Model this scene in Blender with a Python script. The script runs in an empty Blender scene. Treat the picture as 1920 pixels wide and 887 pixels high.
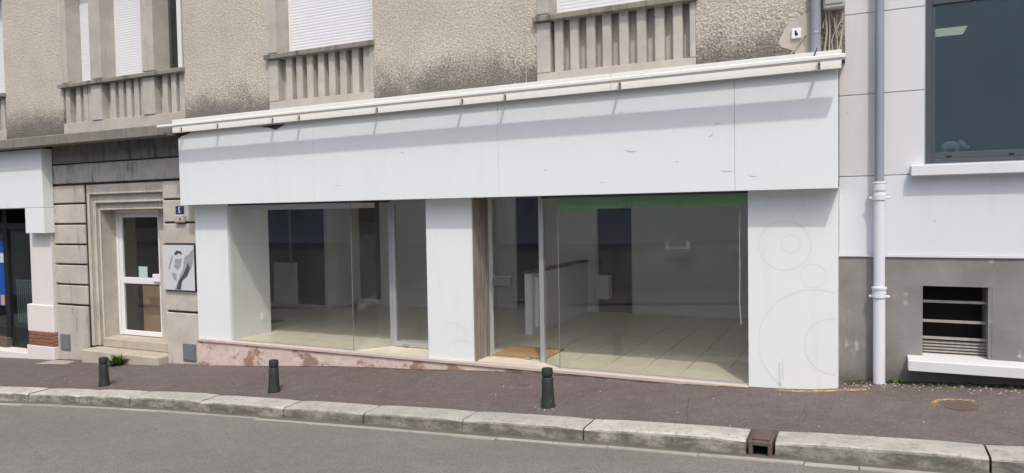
import bpy, bmesh, math, random
from mathutils import Vector, Matrix
random.seed(7)
R = math.radians
S = bpy.context.scene
COL = S.collection

# ---------------------------------------------------------------- camera, sky, sun, exposure
cam_d = bpy.data.cameras.new('camera')
cam = bpy.data.objects.new('camera', cam_d); COL.objects.link(cam)
S.camera = cam
cam_d.sensor_width = 36.0
cam_d.lens = 36.0 * 1361.5 / 1920
cam_d.clip_end = 2000
def cam_matrix(loc, yaw, pitch, roll):
    f = Vector((-math.sin(yaw) * math.cos(pitch), math.cos(yaw) * math.cos(pitch), -math.sin(pitch)))
    r = Vector((math.cos(yaw), math.sin(yaw), 0)); d = f.cross(r)
    r2 = r * math.cos(roll) + d * math.sin(roll); d2 = -r * math.sin(roll) + d * math.cos(roll)
    m = Matrix((r2, -d2, -f)).transposed().to_4x4(); m.translation = loc
    return m
cam.matrix_world = cam_matrix(Vector((0, -8.7, 2.08)), R(25.84), R(2.108), R(.981))

SUN_AZ, SUN_EL = R(29), R(56)          # the sun stands in front of the shops, to the right
w = bpy.data.worlds.new('World'); S.world = w; w.use_nodes = True
wn = w.node_tree; wn.nodes.clear()
sky = wn.nodes.new('ShaderNodeTexSky'); sky.sky_type = 'NISHITA'; sky.sun_disc = False
sky.sun_elevation = SUN_EL; sky.sun_rotation = math.pi - SUN_AZ
sky.dust_density = 4.0; sky.air_density = 1.0; sky.ozone_density = 1.0
bg = wn.nodes.new('ShaderNodeBackground'); bg.inputs[1].default_value = .15
wo = wn.nodes.new('ShaderNodeOutputWorld')
wn.links.new(sky.outputs[0], bg.inputs[0]); wn.links.new(bg.outputs[0], wo.inputs[0])
sd = bpy.data.lights.new('sun', 'SUN'); sd.energy = 1.6; sd.angle = R(1.8); sd.color = (1, .95, .87)
so = bpy.data.objects.new('sun', sd); COL.objects.link(so)
so.rotation_euler = Vector((-math.sin(SUN_AZ) * math.cos(SUN_EL), math.cos(SUN_AZ) * math.cos(SUN_EL), -math.sin(SUN_EL))).to_track_quat('-Z', 'Y').to_euler()
so.location = (5, -12, 14)
S.view_settings.view_transform = 'Standard'; S.view_settings.look = 'None'
S.view_settings.gamma = 1; S.view_settings.exposure = 0.31
S.cycles.max_bounces = 10; S.cycles.transparent_max_bounces = 16; S.cycles.diffuse_bounces = 6

# ---------------------------------------------------------------- materials
M = {}
class NT:
    def __init__(s, name, rough=.8, spec=.3, metal=0):
        s.m = bpy.data.materials.new(name); s.m.use_nodes = True; s.t = s.m.node_tree
        s.b = s.t.nodes['Principled BSDF']; s.b.inputs['Roughness'].default_value = rough
        s.b.inputs['Specular IOR Level'].default_value = spec; s.b.inputs['Metallic'].default_value = metal
        M[name] = s.m
        s.pos = s.n('ShaderNodeNewGeometry').outputs['Position']
    def n(s, k): return s.t.nodes.new(k)
    def l(s, a, b): s.t.links.new(a, b)
    def mapped(s, sc, loc=(0, 0, 0)):
        m = s.n('ShaderNodeMapping'); s.l(s.pos, m.inputs[0]); m.inputs['Scale'].default_value = sc; m.inputs['Location'].default_value = loc
        return m.outputs[0]
    def noise(s, scale, detail=4, rough=.55, vec=None, out=0):
        n = s.n('ShaderNodeTexNoise'); s.l(vec or s.pos, n.inputs['Vector'])
        n.inputs['Scale'].default_value = scale; n.inputs['Detail'].default_value = detail; n.inputs['Roughness'].default_value = rough
        return n.outputs[out]
    def vor(s, scale, feature='F1', vec=None):
        n = s.n('ShaderNodeTexVoronoi'); n.feature = feature; s.l(vec or s.pos, n.inputs['Vector']); n.inputs['Scale'].default_value = scale
        return n.outputs['Distance']
    def ramp(s, fac, a, b, ca=0., cb=1.):
        n = s.n('ShaderNodeMapRange'); n.interpolation_type = 'SMOOTHSTEP'; s.l(fac, n.inputs[0])
        for i, v in enumerate((a, b, ca, cb)): n.inputs[i + 1].default_value = v
        return n.outputs[0]
    def math(s, op, a, b=None):
        n = s.n('ShaderNodeMath'); n.operation = op
        for i, v in enumerate((a, b)):
            if v is None: continue
            if isinstance(v, (int, float)): n.inputs[i].default_value = v
            else: s.l(v, n.inputs[i])
        return n.outputs[0]
    def mix(s, fac, a, b, mode='MIX'):
        n = s.n('ShaderNodeMix'); n.data_type = 'RGBA'; n.blend_type = mode
        if isinstance(fac, (int, float)): n.inputs[0].default_value = fac
        else: s.l(fac, n.inputs[0])
        for i, v in ((6, a), (7, b)):
            if isinstance(v, tuple): n.inputs[i].default_value = (*v, 1)
            else: s.l(v, n.inputs[i])
        return n.outputs[2]
    def sep(s, i):
        n = s.n('ShaderNodeSeparateXYZ'); s.l(s.pos, n.inputs[0]); return n.outputs[i]
    def rnd(s): return s.n('ShaderNodeObjectInfo').outputs['Random']
    def col(s, c):
        if isinstance(c, tuple): s.b.inputs['Base Color'].default_value = (*c, 1)
        else: s.l(c, s.b.inputs['Base Color'])
    def bump(s, h, strength=.3, dist=.01):
        n = s.n('ShaderNodeBump'); n.inputs['Strength'].default_value = strength; n.inputs['Distance'].default_value = dist
        s.l(h, n.inputs['Height']); s.l(n.outputs[0], s.b.inputs['Normal'])
def simple(name, c, rough=.6, spec=.3, metal=0, var=.12, scale=6, bump=.0, bscale=80, rnd=0):
    t = NT(name, rough, spec, metal)
    c2 = tuple(v * (1 - var) for v in c)
    o = t.mix(t.noise(scale, 5), c, c2)
    if rnd: o = t.mix(t.math('MULTIPLY', t.rnd(), rnd), o, tuple(v * .45 for v in c))
    t.col(o)
    if bump: t.bump(t.noise(bscale, 3), bump, .004)
    return t.m

def mk_roughcast():
    t = NT('roughcast', .95, .1)
    big = t.noise(1.3, 3); fine = t.noise(38, 6, .7); pit = t.vor(42)
    c = t.mix(t.ramp(big, .35, .7), (.76, .69, .595), (.66, .60, .515))
    c = t.mix(t.ramp(fine, .44, .60, .5, 0), c, (.36, .315, .26))
    c = t.mix(t.ramp(t.noise(22, 4, .6), .62, .72, 0, .6), c, (.18, .15, .12))
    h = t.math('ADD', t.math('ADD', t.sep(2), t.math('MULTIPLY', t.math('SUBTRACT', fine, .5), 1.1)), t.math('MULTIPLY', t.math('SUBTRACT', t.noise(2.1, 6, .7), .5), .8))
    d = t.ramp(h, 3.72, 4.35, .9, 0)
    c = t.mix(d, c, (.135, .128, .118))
    t.col(c)
    worm = t.math('MULTIPLY', t.noise(17, 4, .6, t.mapped((1, 1, 1.5))), t.ramp(t.sep(0), -7, -1, .2, 1.9))
    hh = t.math('ADD', worm, t.math('ADD', t.math('MULTIPLY', fine, 1.0), t.math('MULTIPLY', t.noise(75, 3), .5)))
    t.bump(hh, 1.0, .024)
mk_roughcast()
def mk_stone(name, c, dirt, amount, streak=9, rndv=.25):
    t = NT(name, .88, .15)
    v = t.mapped((streak, streak, .9))
    st = t.noise(1.6, 5, .65, v); b = t.noise(3.1, 5, .6)
    o = t.mix(t.ramp(b, .35, .7), c, tuple(x * .82 for x in c))
    o = t.mix(t.math('MULTIPLY', t.rnd(), rndv), o, tuple(x * .6 for x in c))
    o = t.mix(t.ramp(st, .62 - amount, .8 - amount * .5, 0, .9), o, dirt)
    o = t.mix(t.ramp(t.noise(26, 4), .55, .75, 0, .35), o, tuple(x * .6 for x in c))
    t.col(o); t.bump(t.noise(60, 5), .35, .006)
mk_stone('portal_stone', (.575, .535, .47), (.20, .18, .155), .07, 7, .35)
mk_stone('soot_stone', (.24, .235, .22), (.085, .085, .082), .16, 4, .1)
mk_stone('sooty_stone', (.46, .445, .40), (.10, .097, .09), .12, 5, .1)
mk_stone('cornice_stone', (.26, .24, .215), (.12, .11, .10), .12)
mk_stone('bay_concrete', (.52, .49, .435), (.22, .205, .18), .03)
mk_stone('coping_stone', (.30, .28, .24), (.09, .085, .075), .16, 5)
mk_stone('step_stone', (.52, .465, .385), (.20, .17, .12), .06, 3)
def mk_white(name, c, dirt=.25, rough=.45):
    t = NT(name, rough, .35)
    v = t.mapped((2.5, 2.5, .5))
    o = t.mix(t.math('MULTIPLY', t.rnd(), .35), c, (c[0] * .93, c[1] * .96, c[2] * .99))
    o = t.mix(t.ramp(t.noise(2.2, 5, .6, v), .5, .8, 0, dirt), o, tuple(x * .82 for x in c))
    o = t.mix(t.ramp(t.noise(9, 4, .5, t.mapped((1, 1, 1.8))), .735, .76, 0, dirt * 1.6), o, tuple(x * .55 for x in c))
    o = t.mix(t.ramp(t.noise(1.1, 6, .7, t.mapped((7, 7, .28), (1, 3, 2))), .55, .80, 0, dirt * .55), o, (c[0] * .80, c[1] * .79, c[2] * .75))
    t.col(o); t.bump(t.noise(1.1, 3), .25, .03)
mk_white('white_panel', (.762, .80, .797), .22)
mk_white('pillar_white', (.765, .80, .788), .3)
mk_white('awning_white', (.80, .79, .745), .4)
mk_white('pipe_white', (.68, .70, .735), .3)
mk_white('cladding_white', (.66, .665, .67), .4, .75)
mk_white('band_white', (.68, .70, .735), .38, .75)
mk_white('pilaster_white', (.74, .69, .65), .35, .7)
mk_white('plastic_white', (.80, .80, .80), .1, .35)
mk_white('room_white', (.76, .775, .775), .15, .8)
simple('shutter_white', (.78, .79, .82), .5, var=.04)
def mk_plinth():
    t = NT('plinth_render', .92, .12)
    o = t.mix(t.ramp(t.noise(1.7, 6, .6), .3, .7), (.275, .27, .257), (.20, .196, .187))
    o = t.mix(t.ramp(t.noise(3.3, 6, .65, t.mapped((1, 1, .7), (3, 0, 1))), .60, .68, 0, .8), o, (.52, .50, .45))
    o = t.mix(t.ramp(t.math('ADD', t.sep(2), t.math('MULTIPLY', t.noise(5, 4), .3)), .2, .5, .7, 0), o, (.09, .095, .065))
    t.col(o); t.bump(t.noise(45, 5), .4, .006)
mk_plinth()
def mk_pink():
    t = NT('pink_render', .9, .15)
    m = t.noise(1.5, 8, .66, t.mapped((1, 1, 1.9), (2.6, 0, 0)))
    o = t.mix(t.ramp(t.noise(7, 4), .3, .7), (.66, .545, .49), (.57, .455, .40))
    o = t.mix(t.ramp(m, .51, .585, 0, .85), o, (.27, .155, .10))
    o = t.mix(t.ramp(t.noise(12, 5), .6, .7, 0, .5), o, (.36, .25, .19))
    t.col(o); t.bump(m, .5, .012)
mk_pink()
simple('sill_stone', (.62, .52, .46), .6, var=.25, scale=8)
def mk_marble():
    t = NT('jamb_marble', .55, .3)
    st = t.noise(2.2, 6, .65, t.mapped((9, 9, .8)))
    o = t.mix(t.ramp(st, .35, .68), (.35, .305, .27), (.20, .172, .152))
    t.col(o)
mk_marble()
def mk_asphalt(name, a, b, speck, gs):
    t = NT(name, .93, .2)
    g = t.noise(gs, 4, .75); big = t.noise(.55, 5, .6, t.mapped((.45, 1, 1))); mid = t.noise(3.2, 5, .6)
    o = t.mix(t.ramp(big, .35, .65), a, b)
    o = t.mix(t.ramp(mid, .35, .7, 0, .35), o, tuple(x * .72 for x in a))
    o = t.mix(t.ramp(g, .36, .60, .62, 0), o, tuple(x * .35 for x in a))
    o = t.mix(t.ramp(t.noise(9, 6, .75, t.mapped((1, 1, 1), (8, 1, 0))), .5, .7, 0, .35), o, tuple(min(1, x * 1.35) for x in b))
    o = t.mix(t.ramp(t.noise(gs * 1.3, 2, .6, t.mapped((1, 1, 1), (5, 5, 0))), .62, .72, 0, .5), o, speck)
    o = t.mix(t.ramp(t.noise(2.0, 2, .5, t.mapped((.8, 2.2, 1), (1.7, 0, 0))), .71, .725, 0, .45), o, tuple(x * .45 for x in a))
    t.col(o); t.bump(g, .55, .008)
mk_asphalt('road_asphalt', (.238, .229, .208), (.204, .196, .179), (.42, .41, .37), 62)
mk_asphalt('pavement_asphalt', (.155, .121, .116), (.180, .157, .151), (.36, .32, .31), 70)
def mk_kerb():
    t = NT('kerb_granite', .85, .2)
    o = t.mix(t.ramp(t.noise(4, 6, .65), .35, .65), (.58, .55, .505), (.43, .41, .375))
    o = t.mix(t.math('MULTIPLY', t.rnd(), .5), o, (.28, .265, .24))
    o = t.mix(t.ramp(t.noise(17, 5, .7), .50, .64, 0, .65), o, (.26, .25, .225))
    o = t.mix(t.ramp(t.noise(5, 5, .7, t.mapped((1.2, 1.2, 1.2), (4, 4, 4))), .60, .72, 0, .6), o, (.18, .17, .15))
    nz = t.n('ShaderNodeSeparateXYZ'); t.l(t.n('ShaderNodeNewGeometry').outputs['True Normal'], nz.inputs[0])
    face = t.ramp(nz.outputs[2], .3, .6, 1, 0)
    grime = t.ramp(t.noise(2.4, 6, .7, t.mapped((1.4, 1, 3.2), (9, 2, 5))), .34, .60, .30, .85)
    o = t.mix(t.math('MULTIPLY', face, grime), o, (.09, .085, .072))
    t.col(o); t.bump(t.noise(40, 5, .7), .7, .014)
mk_kerb()
simple('gutter_stone', (.50, .47, .42), .9, var=.45, scale=7, bump=.5, bscale=60, rnd=.55)
simple('channel_dirt', (.185, .168, .14), .95, var=.55, scale=6, bump=.5, bscale=50)
def mk_cream():
    t = NT('floor_tile', .35, .4)
    o = t.mix(t.math('MULTIPLY', t.rnd(), .3), (.72, .66, .52), (.63, .575, .44))
    o = t.mix(t.ramp(t.noise(6, 5), .4, .7, 0, .35), o, (.56, .50, .38))
    t.col(o)
mk_cream()
simple('tile_grout', (.16, .145, .12), .9)
simple('dark_room', (.022, .026, .036), .5, var=.3)
simple('joint_dark', (.06, .052, .045), .95)
simple('dark_void', (.02, .02, .02), .9)
simple('hall_wall', (.045, .042, .038), .9)
simple('wood_brown', (.30, .17, .08), .6, var=.4, scale=3)
simple('wood_tan', (.40, .27, .16), .6, var=.3, scale=3)
simple('counter_wood', (.16, .10, .07), .5, var=.3)
simple('doormat', (.50, .29, .11), .95, var=.3, scale=20, bump=.5)
simple('aluminium', (.55, .56, .57), .4, .5, .6, var=.1)
simple('steel', (.45, .46, .47), .35, .5, .8, var=.15)
simple('frame_dark', (.075, .09, .11), .5, var=.15)
simple('edge_grey', (.22, .25, .25), .4)
simple('lock_grey', (.10, .105, .11), .4, .5, .3)
simple('shop_frame', (.015, .02, .02), .5, var=.2)
simple('zinc', (.30, .335, .375), .5, .4, 0, var=.2, scale=4)
simple('grey_plastic', (.28, .31, .35), .5, var=.15, scale=3)
t = NT('bollard_paint', .6, .35); t.col(t.mix(t.ramp(t.noise(22, 6, .7), .60, .68, 0, .6), t.mix(t.noise(9, 4), (.020, .026, .023), (.034, .041, .037)), (.13, .125, .11))); t.bump(t.noise(50, 4), .35, .004)
simple('box_grey', (.42, .42, .40), .6, var=.15)
simple('cable_beige', (.50, .43, .34), .8, var=.25, rnd=.5)
simple('cable_dark', (.08, .075, .07), .8)
simple('hatch_zinc', (.20, .215, .235), .6, var=.35, scale=10)
simple('rust', (.165, .12, .10), .9, var=.5, scale=15, bump=.3)
simple('bar_paint', (.48, .45, .41), .8, var=.55, scale=18)
simple('brick_red', (.34, .15, .095), .9, var=.35, scale=14, bump=.4, rnd=.5)
simple('mortar', (.42, .36, .31), .95)
simple('sticker', (.50, .64, .63), .5, var=.08)
simple('black_frame', (.012, .012, .014), .4)
simple('poster_white', (.62, .64, .68), .35, var=.1)
simple('poster_grey', (.47, .48, .52), .35, var=.6, scale=14)
simple('poster_dark', (.13, .13, .16), .35, var=.8, scale=16)
simple('sign_blue', (.03, .04, .15), .5)
simple('poster_blue', (.012, .09, .42), .4, var=.25)
simple('poster_skin', (.55, .33, .2), .5)
simple('green_film', (.19, .36, .13), .5, var=.15)
simple('film_letters', (.27, .40, .22), .5)
simple('leaf', (.16, .32, .05), .7, var=.45, scale=30, rnd=.4)
simple('moss', (.06, .085, .03), .95, var=.5, scale=30)
simple('debris_pale', (.48, .42, .36), .9, var=.5, scale=40)
simple('crack', (.10, .085, .083), .95)
simple('pale_patch', (.44, .38, .33), .9, var=.3, scale=12)
simple('figurine_white', (.72, .74, .72), .5, var=.15, scale=20)
simple('ring_mark', (.715, .742, .732), .6, var=.2)
simple('scuff_grey', (.50, .51, .50), .8, var=.3, scale=40)
t = NT('lamp_glow', .5); t.col((.8, .8, .7)); t.b.inputs['Emission Color'].default_value = (1, .95, .72, 1); t.b.inputs['Emission Strength'].default_value = .75
simple('seam', (.36, .37, .38), .8)
t = NT('terrain', .95, .1); t.col(t.mix(t.ramp(t.sep(2), 0, 4), t.mix(t.noise(.2, 4), (.10, .10, .095), (.07, .07, .066)), t.mix(t.noise(.25, 5), (.075, .10, .045), (.03, .045, .022)))) 
simple('far_shutter', (.52, .55, .58), .8)
simple('far_render', (.72, .75, .77), .9, var=.15, scale=.3)
simple('car_paint', (.55, .60, .65), .3, .5, .3, var=.02)
simple('car_paint_blue', (.10, .13, .17), .3, .5, .2, var=.02)
simple('car_glass', (.05, .09, .12), .08, .6)
simple('tyre', (.02, .02, .02), .9)
def mk_glass(name, tint, r0=.07, gl=(1, 1, 1), dust=.012):
    m = bpy.data.materials.new(name); m.use_nodes = True; t = m.node_tree; t.nodes.clear(); M[name] = m
    tr = t.nodes.new('ShaderNodeBsdfTransparent'); tr.inputs[0].default_value = (*tint, 1)
    g = t.nodes.new('ShaderNodeBsdfGlossy'); g.inputs['Roughness'].default_value = .012; g.inputs[0].default_value = (*gl, 1)
    lw = t.nodes.new('ShaderNodeLayerWeight'); lw.inputs[0].default_value = .5
    p = t.nodes.new('ShaderNodeMath'); p.operation = 'POWER'; p.inputs[1].default_value = 5; t.links.new(lw.outputs['Facing'], p.inputs[0])
    mr = t.nodes.new('ShaderNodeMapRange'); t.links.new(p.outputs[0], mr.inputs[0]); mr.inputs[3].default_value = r0; mr.inputs[4].default_value = .9
    mx = t.nodes.new('ShaderNodeMixShader'); t.links.new(mr.outputs[0], mx.inputs[0]); t.links.new(tr.outputs[0], mx.inputs[1]); t.links.new(g.outputs[0], mx.inputs[2])
    o = t.nodes.new('ShaderNodeOutputMaterial')
    df = t.nodes.new('ShaderNodeBsdfDiffuse'); df.inputs[0].default_value = (.62, .62, .58, 1)      # dust and wiping marks
    ge = t.nodes.new('ShaderNodeNewGeometry'); mp = t.nodes.new('ShaderNodeMapping'); mp.inputs['Scale'].default_value = (1.2, 1.2, .6); mp.inputs['Rotation'].default_value = (0, .5, 0)
    nz = t.nodes.new('ShaderNodeTexNoise'); nz.inputs['Scale'].default_value = 2.2; nz.inputs['Detail'].default_value = 7; nz.inputs['Roughness'].default_value = .65
    t.links.new(ge.outputs['Position'], mp.inputs[0]); t.links.new(mp.outputs[0], nz.inputs['Vector'])
    dr_ = t.nodes.new('ShaderNodeMapRange'); t.links.new(nz.outputs[0], dr_.inputs[0]); dr_.inputs[1].default_value = .3; dr_.inputs[2].default_value = .75; dr_.inputs[3].default_value = dust * .4; dr_.inputs[4].default_value = dust * 1.8
    m2 = t.nodes.new('ShaderNodeMixShader'); t.links.new(dr_.outputs[0], m2.inputs[0]); t.links.new(mx.outputs[0], m2.inputs[1]); t.links.new(df.outputs[0], m2.inputs[2])
    t.links.new(m2.outputs[0], o.inputs[0])
mk_glass('shop_glass', (.98, .99, .985), .05, (1, 1, 1), .009)
mk_glass('window_glass', (.66, .73, .74), .075, (.9, 1, 1))
def mk_worn(name, c, lo, hi, sc):
    m = bpy.data.materials.new(name); m.use_nodes = True; t = m.node_tree; M[name] = m
    b = t.nodes['Principled BSDF']; b.inputs['Base Color'].default_value = (*c, 1); b.inputs['Roughness'].default_value = .85
    g = t.nodes.new('ShaderNodeNewGeometry'); n = t.nodes.new('ShaderNodeTexNoise'); n.inputs['Scale'].default_value = sc; n.inputs['Detail'].default_value = 8; n.inputs['Roughness'].default_value = .7
    t.links.new(g.outputs['Position'], n.inputs['Vector'])
    mr = t.nodes.new('ShaderNodeMapRange'); t.links.new(n.outputs[0], mr.inputs[0]); mr.inputs[1].default_value = lo; mr.inputs[2].default_value = hi
    t.links.new(mr.outputs[0], b.inputs['Alpha'])
mk_glass('solar_glass', (.66, .73, .74), .27, (.92, 1, .98))
mk_worn('yellow_paint', (.50, .34, .12), .34, .60, 14)
mk_worn('yellow_faded', (.30, .235, .145), .46, .85, 10)
mk_worn('dirt_stain', (.07, .06, .045), .42, .7, 5)

# ---------------------------------------------------------------- mesh helpers
class MB:
    def __init__(s): s.v = []; s.f = []
    def box(s, x0, x1, y0, y1, z0, z1):
        b = len(s.v)
        s.v += [(x0, y0, z0), (x1, y0, z0), (x1, y1, z0), (x0, y1, z0), (x0, y0, z1), (x1, y0, z1), (x1, y1, z1), (x0, y1, z1)]
        s.f += [tuple(b + i for i in q) for q in ((3, 2, 1, 0), (4, 5, 6, 7), (0, 1, 5, 4), (1, 2, 6, 5), (2, 3, 7, 6), (3, 0, 4, 7))]
        return s
    def beam(s, a, b2, w, h):      # box along a segment
        a = Vector(a); b2 = Vector(b2); d = (b2 - a).normalized()
        u = Vector((0, 0, 1)).cross(d)
        u = u.normalized() if u.length > 1e-4 else Vector((1, 0, 0))
        v = d.cross(u); b = len(s.v)
        for p in (a, b2):
            for su, sv in ((-1, -1), (1, -1), (1, 1), (-1, 1)): s.v.append(tuple(p + u * su * w / 2 + v * sv * h / 2))
        s.f += [tuple(b + i for i in q) for q in ((3, 2, 1, 0), (4, 5, 6, 7), (0, 1, 5, 4), (1, 2, 6, 5), (2, 3, 7, 6), (3, 0, 4, 7))]
        return s
    def tube(s, pts, r, n=8):
        pts = [Vector(p) for p in pts]; b = len(s.v)
        for i, p in enumerate(pts):
            d = (pts[min(i + 1, len(pts) - 1)] - pts[max(i - 1, 0)]).normalized()
            u = d.cross(Vector((0, 1, 0.01))).normalized(); v = d.cross(u)
            rr = r[i] if isinstance(r, (list, tuple)) else r
            for k in range(n):
                a = 2 * math.pi * k / n; s.v.append(tuple(p + (u * math.cos(a) + v * math.sin(a)) * rr))
        for i in range(len(pts) - 1):
            for k in range(n):
                k2 = (k + 1) % n; s.f.append((b + i * n + k, b + i * n + k2, b + (i + 1) * n + k2, b + (i + 1) * n + k))
        s.f.append(tuple(b + k for k in range(n))[::-1]); e = b + (len(pts) - 1) * n; s.f.append(tuple(e + k for k in range(n)))
        return s
    def lathe(s, prof, c=(0, 0, 0), n=24):
        b = len(s.v)
        for r, z in prof:
            for k in range(n):
                a = 2 * math.pi * k / n; s.v.append((c[0] + r * math.cos(a), c[1] + r * math.sin(a), c[2] + z))
        for i in range(len(prof) - 1):
            for k in range(n):
                k2 = (k + 1) % n; s.f.append((b + i * n + k, b + i * n + k2, b + (i + 1) * n + k2, b + (i + 1) * n + k))
        s.f.append(tuple(b + k for k in range(n))[::-1]); e = b + (len(prof) - 1) * n; s.f.append(tuple(e + k for k in range(n)))
        return s
    def prism(s, poly, axis, a, b2):   # poly of 2-tuples in the other two axes
        b = len(s.v); n = len(poly)
        for t in (a, b2):
            for p, q in poly: s.v.append({'x': (t, p, q), 'y': (p, t, q), 'z': (p, q, t)}[axis])
        s.f.append(tuple(b + i for i in range(n))); s.f.append(tuple(b + n + i for i in range(n))[::-1])
        for i in range(n): j = (i + 1) % n; s.f.append((b + i, b + n + i, b + n + j, b + j))
        return s
    def quad(s, *p):
        b = len(s.v); s.v += [tuple(q) for q in p]; s.f.append(tuple(range(b, b + len(p)))); return s
    def mesh(s, name, mat, bevel=0, smooth=False, seg=1):
        me = bpy.data.meshes.new(name); me.from_pydata(s.v, [], s.f)
        bm = bmesh.new(); bm.from_mesh(me)
        if bevel: bmesh.ops.bevel(bm, geom=bm.edges[:], offset=bevel, segments=seg, affect='EDGES', clamp_overlap=True)
        bmesh.ops.recalc_face_normals(bm, faces=bm.faces[:]); 
        if smooth:
            for e in bm.edges:
                if len(e.link_faces) == 2 and e.calc_face_angle(0) > .75: e.smooth = False
        bm.to_mesh(me); bm.free()
        if smooth:
            for p in me.polygons: p.use_smooth = True
        me.materials.append(M[mat] if isinstance(mat, str) else mat)
        return me
    def build(s, name, mat, parent=None, bevel=0, smooth=False, seg=1, **k):
        return put(name, s.mesh(name, mat, bevel, smooth, seg), parent, **k)
def tag(o, label=None, cat=None, group=None, kind=None):
    for a, b in (('label', label), ('category', cat), ('group', group), ('kind', kind)):
        if b: o[a] = b
    return o
def put(name, me, parent=None, loc=None, **k):
    o = bpy.data.objects.new(name, me); COL.objects.link(o)
    if parent:
        o.parent = parent; o.matrix_parent_inverse = Matrix.Translation(-wloc(parent))
    if loc: o.location = loc
    return tag(o, **k)
def wloc(o):
    v = Vector((0, 0, 0))
    if o.parent is None: return Vector(o.location)
    return Vector(o.location) + wloc(o.parent) + o.matrix_parent_inverse.translation
def thing(name, label, cat, loc=(0, 0, 0), group=None):
    o = bpy.data.objects.new(name, None); COL.objects.link(o); o.location = loc; o.empty_display_size = .2
    return tag(o, label, cat, group)
def part(name, mat, parent, *box, bevel=0, **k): return MB().box(*box).build(name, mat, parent, bevel, **k)
def struct(name, mb, mat, bevel=0, **k):
    return mb.build(name, mat, None, bevel, kind='structure', **k)
def sm(a, b, x):
    t = min(1, max(0, (x - a) / (b - a))); return t * t * (3 - 2 * t)

# ---------------------------------------------------------------- ground levels (the street climbs to the right)
SL, CF = .0495, .02
BUL = [(-30, 0), (-10.15, .008), (-8.6, .045), (-7.17, .083), (-5.88, .08), (-4.8, .09), (-3.79, .09), (-2.26, .03), (-1.19, .014), (-.3, .0), (30, 0)]
def bulge(x):
    for (a, u), (b, v) in zip(BUL, BUL[1:]):
        if a <= x <= b: return u + (v - u) * (x - a) / (b - a)
    return 0
def gz(x, y):
    z = .03 + SL * x + CF * y
    z += bulge(x) * sm(-1.3, -.1, y)
    z += .065 * sm(-.7, .1, x) * sm(-.9, .25, y)
    return z
def ky(x): return -1.55 - .30 * (max(0, -8 - x) / 4.25) ** 1.5       # back of the kerb
def rz(x, y):                                                        # road surface
    yk = ky(x) - .37
    return .03 + SL * x + CF * yk - .125 + .008 * (yk - y)
def grid(xs, ys, fz):
    m = MB()
    for x in xs:
        for y in (ys(x) if callable(ys) else ys): m.v.append((x, y, fz(x, y)))
    n = len(ys(0)) if callable(ys) else len(ys)
    for i in range(len(xs) - 1):
        for j in range(n - 1): m.f.append((i * n + j, (i + 1) * n + j, (i + 1) * n + j + 1, i * n + j + 1))
    return m
def frange(a, b, n): return [a + (b - a) * i / n for i in range(n + 1)]
g = MB().quad((-600, -700, -9), (600, -700, -9), (600, 700, -9), (-600, 700, -9))
struct('ground', g, 'terrain')
xs = frange(-30, 20, 200)
pavement = struct('pavement', grid(xs, lambda x: [ky(x) + (.75 - ky(x)) * j / 24 for j in range(25)], gz), 'pavement_asphalt', smooth=True)
road = struct('road', grid(xs, lambda x: [-8.6 + (ky(x) - .32 + 8.6) * j / 20 for j in range(21)], rz), 'road_asphalt', smooth=True)
struct('far_pavement', grid(xs, [-11.2, -10, -8.62], lambda x, y: SL * x - .03), 'pavement_asphalt')
struct('far_terrain', grid(frange(-200, 150, 40), frange(-110, -11.2, 30), lambda x, y: SL * max(-30, min(20, x)) - .04 - 1.3 * sm(-13, -30, y)), 'terrain', smooth=True)

# kerb: single stones, the drain outlet sits in a gap
kerb = tag(bpy.data.objects.new('kerb', None), kind='structure'); COL.objects.link(kerb)
kerb.location = (0, -1.7, 0)
joints = [-21, -19.6, -18.2, -16.8, -15.4, -14.1, -12.75, -11.35, -10.28, -9.28, -7.95, -6.48, -5.26, -3.93, -2.53, -.955]
pairs = list(zip(joints, joints[1:])) + [(-.715, .912), (.914, 2.4), (2.4, 3.8), (3.8, 5.2), (5.2, 6.6)]
def kerb_stone(a, b):
    m = MB(); n = 5; dz = random.uniform(-.006, .006); dy = random.uniform(-.008, .008); e = .008
    prof = lambda x, i: None
    secs = []
    for i in range(n + 1):
        x = a + e + (b - a - 2 * e) * i / n
        y0 = ky(x) + dy; zt = .03 + SL * x + CF * y0 + .012 + dz; j = random.uniform(-.005, .005)
        end = .014 if i in (0, n) else 0
        secs.append([(x, y0, zt - .25), (x, y0, zt - .012 - end), (x, y0 - .02, zt - end * .7), (x, y0 - .325 + j, zt - .006 - end * .7), (x, y0 - .35 + j, zt - .016 - end), (x, y0 - .358 + j, zt - .034), (x, y0 - .37, zt - .25)])
    k = len(secs[0])
    for s_ in secs: m.v += s_
    for i in range(n):
        for q in range(k):
            q2 = (q + 1) % k; m.f.append((i * k + q, (i + 1) * k + q, (i + 1) * k + q2, i * k + q2))
    m.f.append(tuple(range(k))); m.f.append(tuple(n * k + q for q in range(k))[::-1])
    return m
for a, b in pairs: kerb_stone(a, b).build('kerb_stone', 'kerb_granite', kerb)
gut = tag(bpy.data.objects.new('gutter', None), kind='structure'); COL.objects.link(gut); gut.location = (0, -2, 0)
ch_ = grid(frange(-30, 8, 150), lambda x: [ky(x) - .36 - .15 * j / 3 for j in range(4)][::-1], lambda x, y: rz(x, y) + .006 + random.uniform(0, .004))
ch_.build('channel', 'channel_dirt', gut, smooth=True)
x = -16.0
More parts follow.
